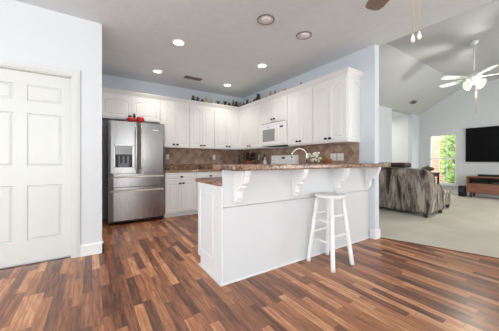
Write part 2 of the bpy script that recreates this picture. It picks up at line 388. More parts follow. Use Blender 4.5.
# outside the window
struct('ground', bx(NB(), 10.2, 22, -6, 12, -.3, -.1), M['grass'])
tag(obj('brick_wall', bx(NB(), 13.0, 13.4, 3.6, 9, -.1, 4.2), M['brick']), 'red brick house wall seen through the living room window', 'wall')
bu = thing('shrub', 'bright green leafy shrub outside the living room window', 'shrub', (11.9, 3.0, -.1))
random.seed(3); b = NB()
for i in range(2200):
    a, u = random.uniform(0, 2*PI), random.uniform(-1, 1); r = random.uniform(.5, 1)**.5
    q = Vector((math.cos(a)*math.sqrt(1-u*u)*.8*r, math.sin(a)*math.sqrt(1-u*u)*.75*r, 1.35+u*1.5*r))
    d = Vector((random.uniform(-1, 1), random.uniform(-1, 1), random.uniform(-1, 1))).normalized(); e = d.orthogonal().normalized(); L = random.uniform(.07, .13)
    vsx = [b.verts.new(q+d*L), b.verts.new(q+e*L*.5), b.verts.new(q-d*L), b.verts.new(q-e*L*.5)]; b.faces.new(vsx)
obj('foliage', b, M['foliage'], bu)
b = NB()
for k in range(7): tube(b, [(0, 0, 0), (.15*math.cos(k), .15*math.sin(k), .6), (.5*math.cos(k), .5*math.sin(k), 1.8)], .03, 6, .01)
obj('stem', b, M['darkwood'], bu)
random.seed(7)

# ------------------------------------------------------------ kitchen joinery
def arch_door(w, h, arch=True, m=.055, t=.02):
    """cabinet door, hinged slab with raised cathedral panel, local x 0..w, z 0..h, front at y=-t"""
    bm = NB(); hw = w/2; iw = hw-m; zt = h-m; n = 12
    drop = min(.055, .16*h) if arch else 0
    ins = min(.03, iw*.35)
    def loop(off, y):
        P = [(-(iw-off), m+off), ((iw-off), m+off)]
        K = []
        for i in range(n+1):
            tt = 1-2*i/n; zz = zt-off-drop*abs(tt)**2.1
            K.append(((iw-off)*tt, zz))
        return [(p[0]+hw, y, p[1]) for p in P+K]
    def outer(y):
        P = [(-hw, 0), (hw, 0)]+[(hw*(1-2*i/n), h) for i in range(n+1)]
        return [(p[0]+hw, y, p[1]) for p in P]
    Ls = [outer(0), outer(-t), loop(0, -t), loop(.006, -t+.009), loop(.012, -t+.009), loop(ins, -t+.002)]
    R = [[bm.verts.new(p) for p in L] for L in Ls]
    for A, B in zip(R, R[1:]):
        for i in range(len(A)): bm.faces.new([A[i], A[(i+1) % len(A)], B[(i+1) % len(A)], B[i]])
    bm.faces.new(R[0]); bm.faces.new(R[-1]); return bm
def knob_bm(x, z, y=-.02):
    b = NB(); lathe(b, [(0, 0), (.009, 0), (.006, .008), (.006, .016), (.02, .022), (.022, .028), (.016, .034), (0, .036)], (x, y, z), 12, Matrix.Rotation(PI/2, 4, 'X'), 1.35, .8); return b
def add_door(t, x, z, w, h, kx, kz, arch=True, name='door', mat=None):
    d = obj(name, arch_door(w, h, arch), mat or M['cab'], t); d.location = (x, -.001, z)
    k = obj('handle', knob_bm(kx, kz), M['bronze'], d); return d
def upper(name, label, loc, rz, w, z0, z1, depth, ndoors=2, group=None):
    t = thing(name, label, 'cabinet', loc, rz)
    obj('body', bx(NB(), 0, w, 0, depth, z0, z1), M['cab'], t)
    g = .004; dw = (w-g*(ndoors+1))/ndoors
    for i in range(ndoors):
        x = g+i*(dw+g); kx = dw-.035 if (i == 0 and ndoors == 2) else .035
        add_door(t, x, z0+.02, dw, z1-z0-.04, kx, .045)
    return t
UZ0, UZ1, UF = 1.375, 2.315, 4.95
def lift(t): return t
upper('wall_cabinet', 'short white two-door cabinet above the refrigerator', (.115, UF, 0), 0, 1.015, 1.87, UZ1, .318)
upper('wall_cabinet', 'tall white wall cabinet just right of the refrigerator cabinet', (1.135, UF, 0), 0, .60, UZ0, UZ1, .32)
upper('wall_cabinet', 'middle of the three tall white cabinets on the back wall', (1.74, UF, 0), 0, .58, UZ0, UZ1, .32)
upper('wall_cabinet', 'white back wall cabinet nearest the corner of the kitchen', (2.325, UF, 0), 0, .67, UZ0, UZ1, .32)
RX = 3.0
def upr(label, ya, yb, z0, z1, n=2):   # right run, local x runs to -Y
    return upper('wall_cabinet', label, (RX, yb, 0), -PI/2, yb-ya, z0, z1, XR0-RX, n)
obj_corner = obj('corner_cabinet', bx(NB(), 3.002, XR0, 4.955, 5.27, UZ0, UZ1), M['cab']); tag(obj_corner, 'blind white corner cabinet box where the two wall runs meet', 'cabinet')
upr('white wall cabinet between the kitchen corner and the microwave', 4.02, 4.945, UZ0, UZ1)
upr('short white wall cabinet directly above the microwave', 3.235, 4.015, 1.86, UZ1)
upr('tall white wall cabinet immediately right of the microwave', 2.635, 3.23, UZ0, UZ1)
last = upr('tall white wall cabinet at the open end of the right run', 2.02, 2.63, UZ0, UZ1)
ep = arch_door(.30, UZ1-UZ0-.02, True, .05, .012); e = obj('end_panel', ep, M['cab'], last); e.location = (2.63-2.02, .003, UZ0+.01); e.rotation_euler = (0, 0, PI/2)

# crown moulding round the cabinet tops
def crown(bm, pts, z0=UZ1, o=.055, hgt=.085):
    prof = [(-.012, 0), (.008, 0), (.010, .018), (.022, .026), (.040, .055), (o-.003, .066), (o, .072), (o, hgt), (-.012, hgt)]
    prof = [(-.012, -.0)]+prof[1:]
    n = len(pts); rings = []
    for i, (x, y) in enumerate(pts):
        p = Vector((x, y)); d0 = (p-Vector(pts[i-1])).normalized() if i > 0 else None; d1 = (Vector(pts[i+1])-p).normalized() if i < n-1 else None
        n0 = Vector((d0.y, -d0.x)) if d0 else None; n1 = Vector((d1.y, -d1.x)) if d1 else None
        if n0 is None: m = n1
        elif n1 is None: m = n0
        else: m = (n0+n1); m = m/(m.dot(n0))
        rings.append([bm.verts.new((x+m.x*u, y+m.y*u, z0+z)) for u, z in prof])
    for A, B in zip(rings, rings[1:]):
        for i in range(len(prof)): bm.faces.new([A[i], A[(i+1) % len(prof)], B[(i+1) % len(prof)], B[i]])
    bm.faces.new(rings[0]); bm.faces.new(rings[-1]); return bm
tag(obj('crown_moulding', crown(NB(), [(.103, UF), (RX, UF), (RX, 2.02), (XR0-.002, 2.02)]), M['cab']), 'white crown moulding running along the tops of the wall cabinets', 'moulding')
tb = NB(); bx(tb, .115, 3.0, 4.962, 5.268, UZ1+.001, UZ1+.06); bx(tb, 3.012, XR0-.002, 2.032, 5.268, UZ1+.001, UZ1+.06)
tag(obj('cabinet_top_board', tb, M['cab']), 'white board closing the cabinet tops behind the crown moulding', 'board')

# base cabinets
BZ0, BZ1 = .09, .875
def base(label, loc, rz, w, ndoors=2, drawers=1, depth=.60):
    t = thing('base_cabinet', label, 'cabinet', loc, rz)
    obj('body', bx(NB(), 0, w, 0, depth, BZ0, BZ1), M['cab'], t)
    obj('toe_kick', bx(NB(), 0, w, .06, depth, 0, BZ0), M['cab'], t)
    g = .005; dz = .15
    if drawers:
        dr = obj('drawer', arch_door(w-.012, .145, False, .022, .018), M['cab'], t); dr.location = (.006, -.001, BZ1-.012-.145)
        obj('handle', knob_bm((w-.012)/2, .07, -.018), M['bronze'], dr)
    dw = (w-g*(ndoors+1))/ndoors
    for i in range(ndoors):
        kx = dw-.03 if (i == 0 and ndoors == 2) else .03
        add_door(t, g+i*(dw+g), BZ0+.012, dw, BZ1-BZ0-.185, kx, BZ1-BZ0-.185-.04, False)
    return t
base('white base cabinet with one drawer beside the refrigerator', (1.165, 4.665, 0), 0, .615)
base('white base cabinet with one drawer, second from the refrigerator', (1.783, 4.665, 0), 0, .615)
tag(obj('corner_base_cabinet', bx(NB(), 2.40, XR0-.002, 4.665, 5.266, 0, BZ1), M['cab']), 'white corner base cabinet under the back counter', 'cabinet')
base('white base cabinet between the corner and the range', (2.72, 4.66, 0), -PI/2, .63, 1, 1, .588)
base('white base cabinet between the range and the peninsula', (2.72, 3.235, 0), -PI/2, .775, 2, 1, .588)

# countertops
def slab_poly(bm, pts, z0, z1): return prism(bm, pts, 'z', z0, z1)
def bev(bm, o=.008, seg=3):
    bmesh.ops.remove_doubles(bm, verts=bm.verts[:], dist=1e-5)
    bmesh.ops.recalc_face_normals(bm, faces=bm.faces[:])
    bmesh.ops.bevel(bm, geom=[e for e in bm.edges if len(e.link_faces) == 2 and e.calc_face_angle(0) > .5], offset=o, segments=seg, profile=.5, affect='EDGES'); return bm
CZ = .915
ct = thing('countertop', 'brown granite countertop along the back wall of the kitchen', 'countertop')
obj('slab', bev(slab_poly(NB(), [(1.158, 4.63), (2.685, 4.63), (2.685, 4.025), (XR0-.001, 4.025), (XR0-.001, 5.268), (1.158, 5.268)], BZ1, CZ)), M['granite'], ct)
obj('upstand', slab_poly(NB(), [(1.158, 5.248), (XR0-.022, 5.248), (XR0-.022, 4.025), (XR0-.001, 4.025), (XR0-.001, 5.268), (1.158, 5.268)], CZ, 1.035), M['granite'], ct)
pc = thing('countertop', 'lower brown granite countertop behind the raised bar', 'countertop')
obj('slab', bev(slab_poly(NB(), [(.935, 1.892), (1.011, 1.892), (1.011, 1.992), (XR0-.001, 1.992), (XR0-.001, 3.228), (2.685, 3.228), (2.685, 2.475), (.935, 2.475)], BZ1, CZ)), M['granite'], pc)
obj('upstand', bx(NB(), XR0-.022, XR0-.001, 1.992, 3.228, CZ, 1.035), M['granite'], pc)
# tiled backsplashes
tag(obj('tile_backsplash', bx(NB(), 1.16, XR0-.003, 5.258, 5.269, 1.037, UZ0), M['tile_x']), 'brown diamond tile backsplash on the back wall', 'backsplash')
tag(obj('tile_backsplash', bx(NB(), XR0-.011, XR0-.001, 2.03, 5.256, 1.037, UZ0-.001), M['tile_y']), 'brown diamond tile backsplash on the right wall behind the range', 'backsplash')

# peninsula
PX, PY, PB = .965, 1.875, 1.99
bar = thing('breakfast_bar', 'white panelled raised breakfast bar peninsula with scrolled corbels', 'breakfast bar')
obj('body', bx(bx(NB(), PX, XR0, PY+.014, PB, 0, .874), PX+.05, XR0, PY+.014, PB, .874, 1.02), M['barwhite'], bar)
obj('lower_panel', bx(NB(), PX, XR0, PY, PY+.014, 0, .682), M['barwhite'], bar)
obj('apron', bx(NB(), PX-.004, XR0, PY-.022, PY+.014, .692, 1.02, .002), M['barwhite'], bar)
obj('post', bx(NB(), PX-.012, PX-.001, PY, PB, .01, .874, .002), M['white'], bar)
b = NB(); bx(b, PX-.026, XR0-.018, PY-.014, PY, 0, .022, .004); bx(b, PX-.030, PX-.014, PY-.014, PB, 0, .022, .004)
obj('shoe_moulding', b, M['white'], bar)
def corbel(bm, w=.055):
    # profile (forward, z) from the wall, top at 0
    P = [(0, 0), (.215, 0), (.22, -.03), (.205, -.05), (.198, -.075), (.185, -.098), (.158, -.115), (.140, -.118), (.142, -.135), (.128, -.142), (.108, -.140)]
    P += [(.088, -.150), (.072, -.172), (.068, -.200), (.078, -.215), (.066, -.232), (.05, -.238), (.05, -.25), (.03, -.258), (0, -.262)]
    P = [(p*.84, z*1.14) for p, z in P]
    prism(bm, [(-p, z) for p, z in P], 'x', -w/2, w/2)
    bx(bm, -w/2-.006, w/2+.006, -.19, 0, -.022, 0, .003)
    # side scroll ridge
    for s in (-1, 1):
        prism(bm, [(-p*.80-.004, z*.88-.02) for p, z in P], 'x', s*(w/2), s*(w/2+.005))
    return bm
cm = None
for i, x in enumerate((1.092, 1.795, 2.50, 3.19)):
    if cm is None: o = obj('corbel', corbel(NB()), M['white'], bar); cm = o
    else: o = cm.copy(); C.objects.link(o); o.parent = bar
    o.location = (x, PY-.0222, 1.02)
tag(obj('countertop', bev(slab_poly(NB(), [(.925, 1.62), (3.40, 1.62), (3.40, 1.797), (XR0-.002, 1.797), (XR0-.002, 2.01), (.925, 2.01)], 1.021, 1.068), .012), M['granite']), 'long brown granite top of the raised breakfast bar', 'countertop')
pb = thing('base_cabinet', 'white peninsula base cabinet with a recessed end panel', 'cabinet')
obj('body', bx(NB(), PX, 2.70, PB+.002, 2.43, .09, BZ1), M['cab'], pb)
obj('toe_kick', bx(NB(), PX, 2.70, PB+.002, 2.37, 0, .09), M['cab'], pb)
b = NB(); framed(b, ((0, .438), [(.055, .383)]), ((0, BZ1-.10), [(.075, BZ1-.17)]), -.014, 0)
e = obj('end_panel', b, M['white'], pb); e.location = (PX-.001, 2.43, .10); e.rotation_euler = (0, 0, -PI/2)
e = obj('base_trim', bx(NB(), PX-.012, PX, PB+.002, 2.37, 0, .10, .003), M['white'], pb)
e = obj('shoe_moulding', bx(NB(), PX-.028, PX-.012, PB+.002, 2.385, 0, .022, .004), M['white'], pb)
for i in range(3):
    d = obj('door', arch_door(.57, .76, False), M['cab'], pb); d.location = (PX+.58*(i+1), 2.431, .10); d.rotation_euler = (0, 0, PI)
    obj('handle', knob_bm(.04, .72), M['bronze'], d)

# ------------------------------------------------------------ appliances
FX0, FX1, FY, FT = .225, 1.145, 4.60, 1.785
fr = thing('refrigerator', 'stainless steel french door refrigerator with ice dispenser', 'refrigerator', (FX0, FY, 0))
FW = FX1-FX0
obj('body', bx(NB(), .006, FW-.006, .085, .655, .04, FT-.015), M['fridge_side'], fr)
def bowed(x0, x1, z0, z1, hole=None):
    """door skin bulging toward -Y"""
    b = NB(); n = 12; F = []
    for i in range(n+1):
        u = i/n; x = x0+(x1-x0)*u
        edge = min(u, 1-u)*(x1-x0); r = min(1, edge/.03)
        F.append((x, .03-.03*math.sqrt(max(0, 1-(1-r)**2))-.012*math.sin(PI*x/FW)))
    P = [(p[0], p[1]) for p in F]+[(x1, .08), (x0, .08)]
    prism(b, P, 'z', z0, z1)
    for f in b.faces: f.smooth = abs(f.normal.z) < .5 and False
    return b
mid = .462
dl = obj('door', bowed(0, mid-.002, .885, FT), M['steel'], fr)
dr = obj('door', bowed(mid+.002, FW, .885, FT), M['steel'], fr)
d1 = obj('drawer', bowed(0, FW, .655, .878), M['steel'], fr)
d2 = obj('drawer', bowed(0, FW, .075, .645), M['steel'], fr)
def vhandle(x):
    b = NB(); tube(b, [(x, -.012, .96), (x, -.055, .975), (x, -.062, 1.02), (x, -.066, 1.33), (x, -.062, 1.66), (x, -.055, 1.705), (x, -.012, 1.72)], .0125, 10); return b
obj('handle', vhandle(mid-.045), M['chrome'], dl); obj('handle', vhandle(mid+.045), M['chrome'], dr)
def hhandle(z):
    b = NB(); tube(b, [(.04, -.005, z), (.045, -.05, z), (.09, -.062, z), (.46, -.072, z), (.83, -.062, z), (.875, -.05, z), (.88, -.005, z)], .0135, 10); return b
obj('handle', hhandle(.825), M['chrome'], d1); obj('handle', hhandle(.585), M['chrome'], d2)
dsp = obj('ice_dispenser', bx(NB(), .095, .365, -.016, 0, .985, 1.37, .004), M['dark'], dl)
b = NB(); bx(b, .082, .378, -.020, -.004, 1.362, 1.378); bx(b, .082, .378, -.020, -.004, .975, .99); bx(b, .082, .098, -.020, -.004, .975, 1.378); bx(b, .362, .378, -.020, -.004, .975, 1.378)
obj('bezel', b, M['steel'], dsp)
obj('control_panel', bx(NB(), .10, .36, -.0215, -.015, 1.21, 1.36, .003), M['greyglass'], dsp)
obj('backplate', bx(NB(), .15, .31, -.0185, -.0155, 1.0, 1.19), M['fridge_side'], dsp)
for x in (.185, .255): obj('paddle', bx(NB(), x-.013, x+.025, -.027, -.018, 1.06, 1.19, .003), M['black'], dsp)
plabel(obj('badge', bx(NB(), .70, .80, -.0135, -.003, 1.655, 1.672, .001), M['outlet'], dr), 'small pale badge with unreadable lettering')
b = NB(); bx(b, .03, FW-.03, .05, .10, .04, .075); obj('grille', b, M['black'], fr)
for x in (.05, FW-.05):
    for y in (.07, .6): obj('foot', lathe(NB(), [(0, 0), (.025, 0), (.025, .012), (.012, .016), (.012, .042), (0, .042)], (x, y, 0), 12), M['dark'], fr)
for x in (.05, FW-.05): obj('hinge_cover', bx(NB(), x-.04, x+.04, .02, .12, FT-.014, FT+.012, .004), M['dark'], fr)

# tray with red fruit on the refrigerator
ty, tx = 4.72, .66
tag(obj('tray', lathe(NB(), [(0, 0), (.15, 0), (.175, .018), (.168, .020), (.145, .008), (0, .008)], (tx, ty, FT+.0005-.014+.0145), 24, None, 1, .55), M['darkwood']), 'dark shallow oval tray on top of the refrigerator', 'tray')
apple = [(0, .012), (.02, .002), (.045, .012), (.062, .045), (.060, .075), (.040, .097), (.018, .098), (.0, .088)]
for i, (dx, dy, s, l) in enumerate(((-.085, .0, .9, 'left red apple on the refrigerator tray, slightly smaller'), (.072, -.01, 1.12, 'right red apple on the refrigerator tray, the largest'), (-.008, .075, .8, 'middle red apple at the back of the refrigerator tray'))):
    t = thing('apple', l, 'apple', (tx+dx, ty+dy, FT+.009)); t.scale = (s, s, s)
    obj('fruit', lathe(NB(), apple, (0, 0, 0), 18), M['red'], t)
    obj('stem', tube(NB(), [(0, 0, .088), (.004, 0, .105), (.010, 0, .118)], .003, 6), M['darkwood'], t)
fg = thing('bottle_ornament', 'small dark grey slender bird-like ornament standing behind the apples', 'ornament', (tx+.0, ty+.16, FT-.014))
obj('figure', lathe(NB(), [(0, 0), (.03, 0), (.034, .02), (.03, .09), (.018, .14), (.016, .17), (.022, .19), (.014, .212), (0, .218)], (0, 0, 0), 14), M['dark'], fg)
obj('beak', lathe(NB(), [(.008, 0), (0, .03)], (0, -.018, .19), 8, Matrix.Rotation(PI/2, 4, 'X')), M['brass'], fg)

# microwave
MY0, MY1 = 3.245, 4.005
mw = thing('microwave', 'white over-the-range microwave with grey window', 'microwave', (2.94, MY1, 0), -PI/2)
MWd = XR0-.012-2.94
MW = MY1-MY0
obj('body', bx(NB(), 0, MW, .03, MWd, 1.40, 1.857, .004), M['appliance'], mw)
d = obj('door', bx(NB(), .002, .565, 0, .03, 1.425, 1.80, .006), M['appliance'], mw)
plabel(obj('door_window', bx(NB(), .075, .46, -.003, .002, 1.49, 1.73, .002), M['greyglass'], d), 'grey glass door window')
obj('handle', tube(NB(), [(.53, .0, 1.47), (.53, -.035, 1.50), (.53, -.035, 1.72), (.53, .0, 1.75)], .009, 8), M['appliance'], d)
cp = obj('control_panel', bx(NB(), .57, MW-.002, 0, .03, 1.425, 1.80, .006), M['appliance'], mw)
obj('display', bx(NB(), .61, .70, -.002, .002, 1.735, 1.765), M['black'], cp)
obj('keypad', bx(NB(), .612, .705, -.002, .002, 1.48, 1.70, .001), M['outlet'], cp)
obj('vent_grille', bx(NB(), .004, MW-.004, .004, .03, 1.803, 1.846, .004), M['appliance'], mw)
obj('vent_slot', bx(NB(), .02, MW-.02, .01, .03, 1.8462, 1.853), M['ventdark'], mw)
obj('underside_filter', bx(NB(), .04, MW-.04, .05, MWd-.03, 1.394, 1.40), M['ventdark'], mw)
obj('maker_badge', bx(NB(), .22, .27, -.002, .002, 1.765, 1.775), M['dark'], d)

# range
rg = thing('range', 'white electric range with a tall backguard under the microwave', 'range', (2.68, 4.015, 0), -PI/2)
RW = .77
obj('body', bx(NB(), 0, RW, .03, .605, .02, .905), M['appliance'], rg)
ck = obj('cooktop', bx(NB(), -.0, RW, 0, .61, .905, .925, .004), M['appliance'], rg)
for x, y, r in ((.2, .17, .095), (.57, .17, .075), (.2, .43, .075), (.57, .43, .095)): obj('burner', lathe(NB(), [(0, 0), (r, 0), (r, .012), (r*.8, .016), (0, .012)], (x, y, .925), 20), M['black'], ck)
bgd = obj('backguard', prism(NB(), [(.535, .925), (.60, .925), (.60, 1.215), (.56, 1.215)], 'x', 0, RW), M['appliance'], rg)
for x in (.07, .16, .62, .70): obj('knob', lathe(NB(), [(0, 0), (.022, 0), (.018, .022), (0, .024)], (x, .549, 1.13), 14, Matrix.Rotation(PI/2, 4, 'X')), M['appliance'], bgd)
obj('clock_display', bx(NB(), .35, .43, .545, .556, 1.145, 1.18), M['black'], bgd)
dv = obj('oven_door', bx(NB(), .01, RW-.01, 0, .03, .24, .86, .006), M['appliance'], rg)
obj('window', bx(NB(), .15, RW-.15, -.003, .002, .38, .66), M['screen'], dv)
obj('handle', tube(NB(), [(.08, .0, .79), (.08, -.045, .79), (RW-.08, -.045, .79), (RW-.08, .0, .79)], .012, 8), M['appliance'], dv)
obj('storage_drawer', bx(NB(), .01, RW-.01, 0, .03, .05, .225, .006), M['appliance'], rg)
obj('foot', bx(NB(), .03, RW-.03, .06, .55, 0, .02), M['black'], rg)

# faucet
fc = thing('faucet', 'brushed nickel gooseneck faucet behind the raised bar', 'faucet', (2.28, 2.12, CZ))
obj('base', lathe(NB(), [(0, 0), (.03, 0), (.03, .008), (.02, .02), (.018, .06), (0, .06)], (0, 0, 0), 18), M['nickel'], fc)
pts = [(0, 0, .05), (0, 0, .25)]+[(-.125+.125*math.cos(a), 0, .25+.09*math.sin(a)) for a in [PI*k/12 for k in range(1, 13)]]+[(-.25, 0, .22)]
obj('spout', tube(NB(), pts, .010, 12), M['nickel'], fc)
obj('lever', tube(NB(), [(.02, 0, .055), (.045, 0, .075), (.085, 0, .095)], .006, 8), M['nickel'], fc)
# flower pot by the faucet
pt = thing('potted_flowers', 'cream flowers in a copper-brown oval pot beside the faucet', 'plant', (2.50, 2.17, CZ))
obj('pot', lathe(NB(), [(0, 0), (.075, 0), (.10, .05), (.105, .15), (.098, .158), (.09, .13), (0, .12)], (0, 0, 0), 20), M['copper'], pt)
random.seed(5); b = NB(); lf = NB()
for i in range(26):
    a = random.uniform(0, 2*PI); r = random.uniform(.0, .10); z = random.uniform(.18, .30); ell(b, (r*math.cos(a)-.03, r*math.sin(a), z), .020, .020, .016, 8)
for i in range(40):
    a = random.uniform(0, 2*PI); r = random.uniform(.02, .12); z = random.uniform(.13, .25); p = Vector((r*math.cos(a), r*math.sin(a), z)); d = Vector((math.cos(a), math.sin(a), random.uniform(-.3, .8))).normalized(); e = d.cross(Vector((0, 0, 1))).normalized()
    lf.faces.new([lf.verts.new(p), lf.verts.new(p+d*.03+e*.012), lf.verts.new(p+d*.06), lf.verts.new(p+d*.03-e*.012)])
obj('blossoms', b, M['petal'], pt); obj('leaves', lf, M['leafy'], pt)
tag(obj('copper_box', bx(NB(), 2.93, 3.03, 2.30, 2.40, CZ, 1.135, .008, 2), M['copper']), 'small copper-brown box on the lower counter below the wall switches', 'box')
# dark leafy plant in the far corner
dp = thing('potted_plant', 'dark leafy plant in a brown pot in the back corner of the counter', 'plant', (2.98, 4.48, CZ))
obj('pot', lathe(NB(), [(0, 0), (.075, 0), (.10, .05), (.115, .17), (.118, .19), (.10, .19), (.095, .16), (0, .155)], (0, 0, 0), 22), M['copper'], dp)
random.seed(11); b = NB(); sb = NB()
for i in range(130):
    a = random.uniform(0, 2*PI); u = random.uniform(.1, 1); r = .20*math.sqrt(u); z = .20+random.uniform(0, .20)*(1-.4*u)
    p = Vector((r*math.cos(a), r*math.sin(a), z)); d = Vector((math.cos(a), math.sin(a), random.uniform(-.5, .9))).normalized(); e = d.cross(Vector((0, 0, 1))).normalized()
    b.faces.new([b.verts.new(p-d*.02), b.verts.new(p+d*.02+e*.022), b.verts.new(p+d*.065), b.verts.new(p+d*.02-e*.022)])
for k in range(14): tube(sb, [(0, 0, .14), (.05*math.cos(k), .05*math.sin(k), .24), (.13*math.cos(k), .13*math.sin(k), .32)], .004, 5)
obj('leaves', b, M['leafdark'], dp); obj('stems', sb, M['darkwood'], dp)
for i, (x, y, h_, m, l) in enumerate(((3.10, 4.78, .36, 'jug_dark', 'tall dark bottle in the corner behind the dark leafy plant'), (2.93, 4.86, .33, 'jug_dark', 'slim dark bottle left of the dark leafy plant'), (3.16, 4.14, .30, 'bulb_off', 'pale grey glass bottle between the dark plant and the range'))):
    t = thing('bottle', l, 'bottle', (x, y, CZ))
    obj('body', lathe(NB(), [(0, 0), (.036, 0), (.038, .01), (.038, h_*.6), (.014, h_*.75), (.013, h_*.92), (0, h_*.92)], (0, 0, 0), 16), M[m], t)
    obj('cap', lathe(NB(), [(0, h_*.92), (.016, h_*.92), (.016, h_), (0, h_)], (0, 0, 0), 12), M['black'], t)

# outlets and switches
def plate(label, x, y, z, rz, gang=1, kind='outlet'):
    w_ = .072 if gang == 1 else .118
    t = thing('wall_'+kind+'_plate', label, kind, (x, y, z), rz)
    obj('plate', bx(NB(), -w_/2, w_/2, -.006, 0, -.058, .058, .002), M['outlet'], t)
    for g_ in range(gang):
        cx_ = (g_-(gang-1)/2)*.046
        if kind == 'outlet':
            for zz in (-.02, .02): obj('socket', bx(NB(), cx_-.014, cx_+.014, -.008, -.006, zz-.013, zz+.013, .001), M['outlet'], t)
        else: obj('rocker', bx(NB(), cx_-.016, cx_+.016, -.009, -.006, -.033, .033, .001), M['outlet'], t)
plate('white outlet on the back tile beside the refrigerator', 1.36, 5.2575, 1.19, 0)
plate('white outlet in the middle of the back tile above the counter', 2.46, 5.2575, 1.19, 0)
plate('white outlet on the right wall tile near the kitchen corner', XR0-.0115, 4.56, 1.19, -PI/2)
plate('white outlet on the right wall tile just right of the faucet', XR0-.0115, 2.83, 1.16, -PI/2)
plate('left white double switch plate on the tile near the wall end', XR0-.0115, 2.475, 1.165, -PI/2, 2, 'switch')
plate('right white double switch plate nearest the wall end', XR0-.0115, 2.345, 1.165, -PI/2, 2, 'switch')

# ------------------------------------------------------------ bar stool
st = thing('bar_stool', 'white wooden backless bar stool in front of the breakfast bar', 'stool', (2.145, 1.655, 0))
SH = .745
obj('seat', lathe(NB(), [(0, SH-.042), (.13, SH-.042), (.150, SH-.034), (.157, SH-.014), (.152, SH-.003), (.138, SH), (0, SH-.004)], (0, 0, 0), 36), M['stool'], st)
top, ft = .092, .160
def legp(sx, sy, z): f_ = 1-z/(SH-.03); return Vector((sx*(top+(ft-top)*f_), sy*(top+(ft-top)*f_), z))
for sx in (-1, 1):
    for sy in (-1, 1):
        obj('leg', tube(NB(), [legp(sx, sy, 0), legp(sx, sy, .05), legp(sx, sy, .35), legp(sx, sy, SH-.03)], .0235, 12, .021), M['stool'], st)
for z, dz in ((.26, .07), (.47, .06)):
    for s in (-1, 1):
        obj('rung', tube(NB(), [legp(s, -1, z), legp(s, 1, z)], .012, 8), M['stool'], st)
        obj('rung', tube(NB(), [legp(-1, s, z+dz), legp(1, s, z+dz)], .012, 8), M['stool'], st)

# ------------------------------------------------------------ ceiling items
def downlight(label, x, y, on):
    t = thing('recessed_light', label, 'ceiling light', (x, y, H), 0)
    obj('trim_ring', lathe(NB(), [(.068, -.001), (.098, -.001), (.096, -.008), (.082, -.012), (.070, -.010), (.068, -.001)], (0, 0, 0), 32), M['white'], t)
    if not on: obj('baffle', lathe(NB(), [(.086, -.0012), (.086, -.0125), (.098, -.0125), (.098, -.0012), (.086, -.0012)], (0, 0, 0), 32), M['vent'], t)
    if on:
        obj('lamp', lathe(NB(), [(0, -.004), (.068, -.004), (.068, -.001), (0, -.001)], (0, 0, 0), 28), M['bulb_on'], t)
        l = bpy.data.lights.new('downlight', 'SPOT'); l.energy = 27; l.color = (1, .88, .76); l.spot_size = 2.3; l.spot_blend = .9; l.shadow_soft_size = .07
        o = bpy.data.objects.new('downlight', l); C.objects.link(o); o.parent = t; o.location = (0, 0, -.03)
    else: obj('lamp', lathe(NB(), [(0, -.022), (.035, -.022), (.062, -.016), (.068, -.001), (0, -.001)], (0, 0, 0), 28), M['bulb_off'], t)
downlight('lit recessed ceiling light nearest the door wall, front left of four', 1.0, 3.28, True)
downlight('lit recessed ceiling light front right, nearest the right wall cabinets', 2.44, 3.28, True)
downlight('lit recessed ceiling light above the refrigerator', 1.0, 4.54, True)
downlight('lit recessed ceiling light closest to the back corner of the kitchen', 2.44, 4.53, True)
downlight('unlit recessed ceiling light, left of the two over the bar', 1.677, 2.18, False)
downlight('unlit recessed ceiling light, right of the two over the bar', 2.302, 2.18, False)
def vent(label, loc, rot, L, W_):
    t = thing('ceiling_vent', label, 'vent', loc); t.rotation_euler = rot
    obj('backing', bx(NB(), -L/2+.012, L/2-.012, -W_/2+.012, W_/2-.012, -.004, -.001), M['ventdark'], t)
    b = NB(); bx(b, -L/2, L/2, -W_/2, -W_/2+.015, -.009, 0); bx(b, -L/2, L/2, W_/2-.015, W_/2, -.009, 0); bx(b, -L/2, -L/2+.015, -W_/2, W_/2, -.009, 0); bx(b, L/2-.015, L/2, -W_/2, W_/2, -.009, 0)
    obj('frame', b, M['vent'], t)
    b = NB(); n = 4
    for k in range(n): y = -W_/2+.015+(W_-.03)*(k+.5)/n; bx(b, -L/2+.012, L/2-.012, y-.006, y+.006, -.008, -.004)
    obj('louvres', b, M['vent'], t)
vent('rectangular louvred air vent in the kitchen ceiling', (1.67, 4.53, H), (0, 0, 0), .34, .14)
sl = math.atan2(VZ1-VZ0, VY0-VY1)
vy = 3.43; vent('dark air vent in the sloped living room ceiling', (8.6, vy, VZ0+(VY0-vy)*math.tan(sl)), (-sl, 0, 0), .30, .15)

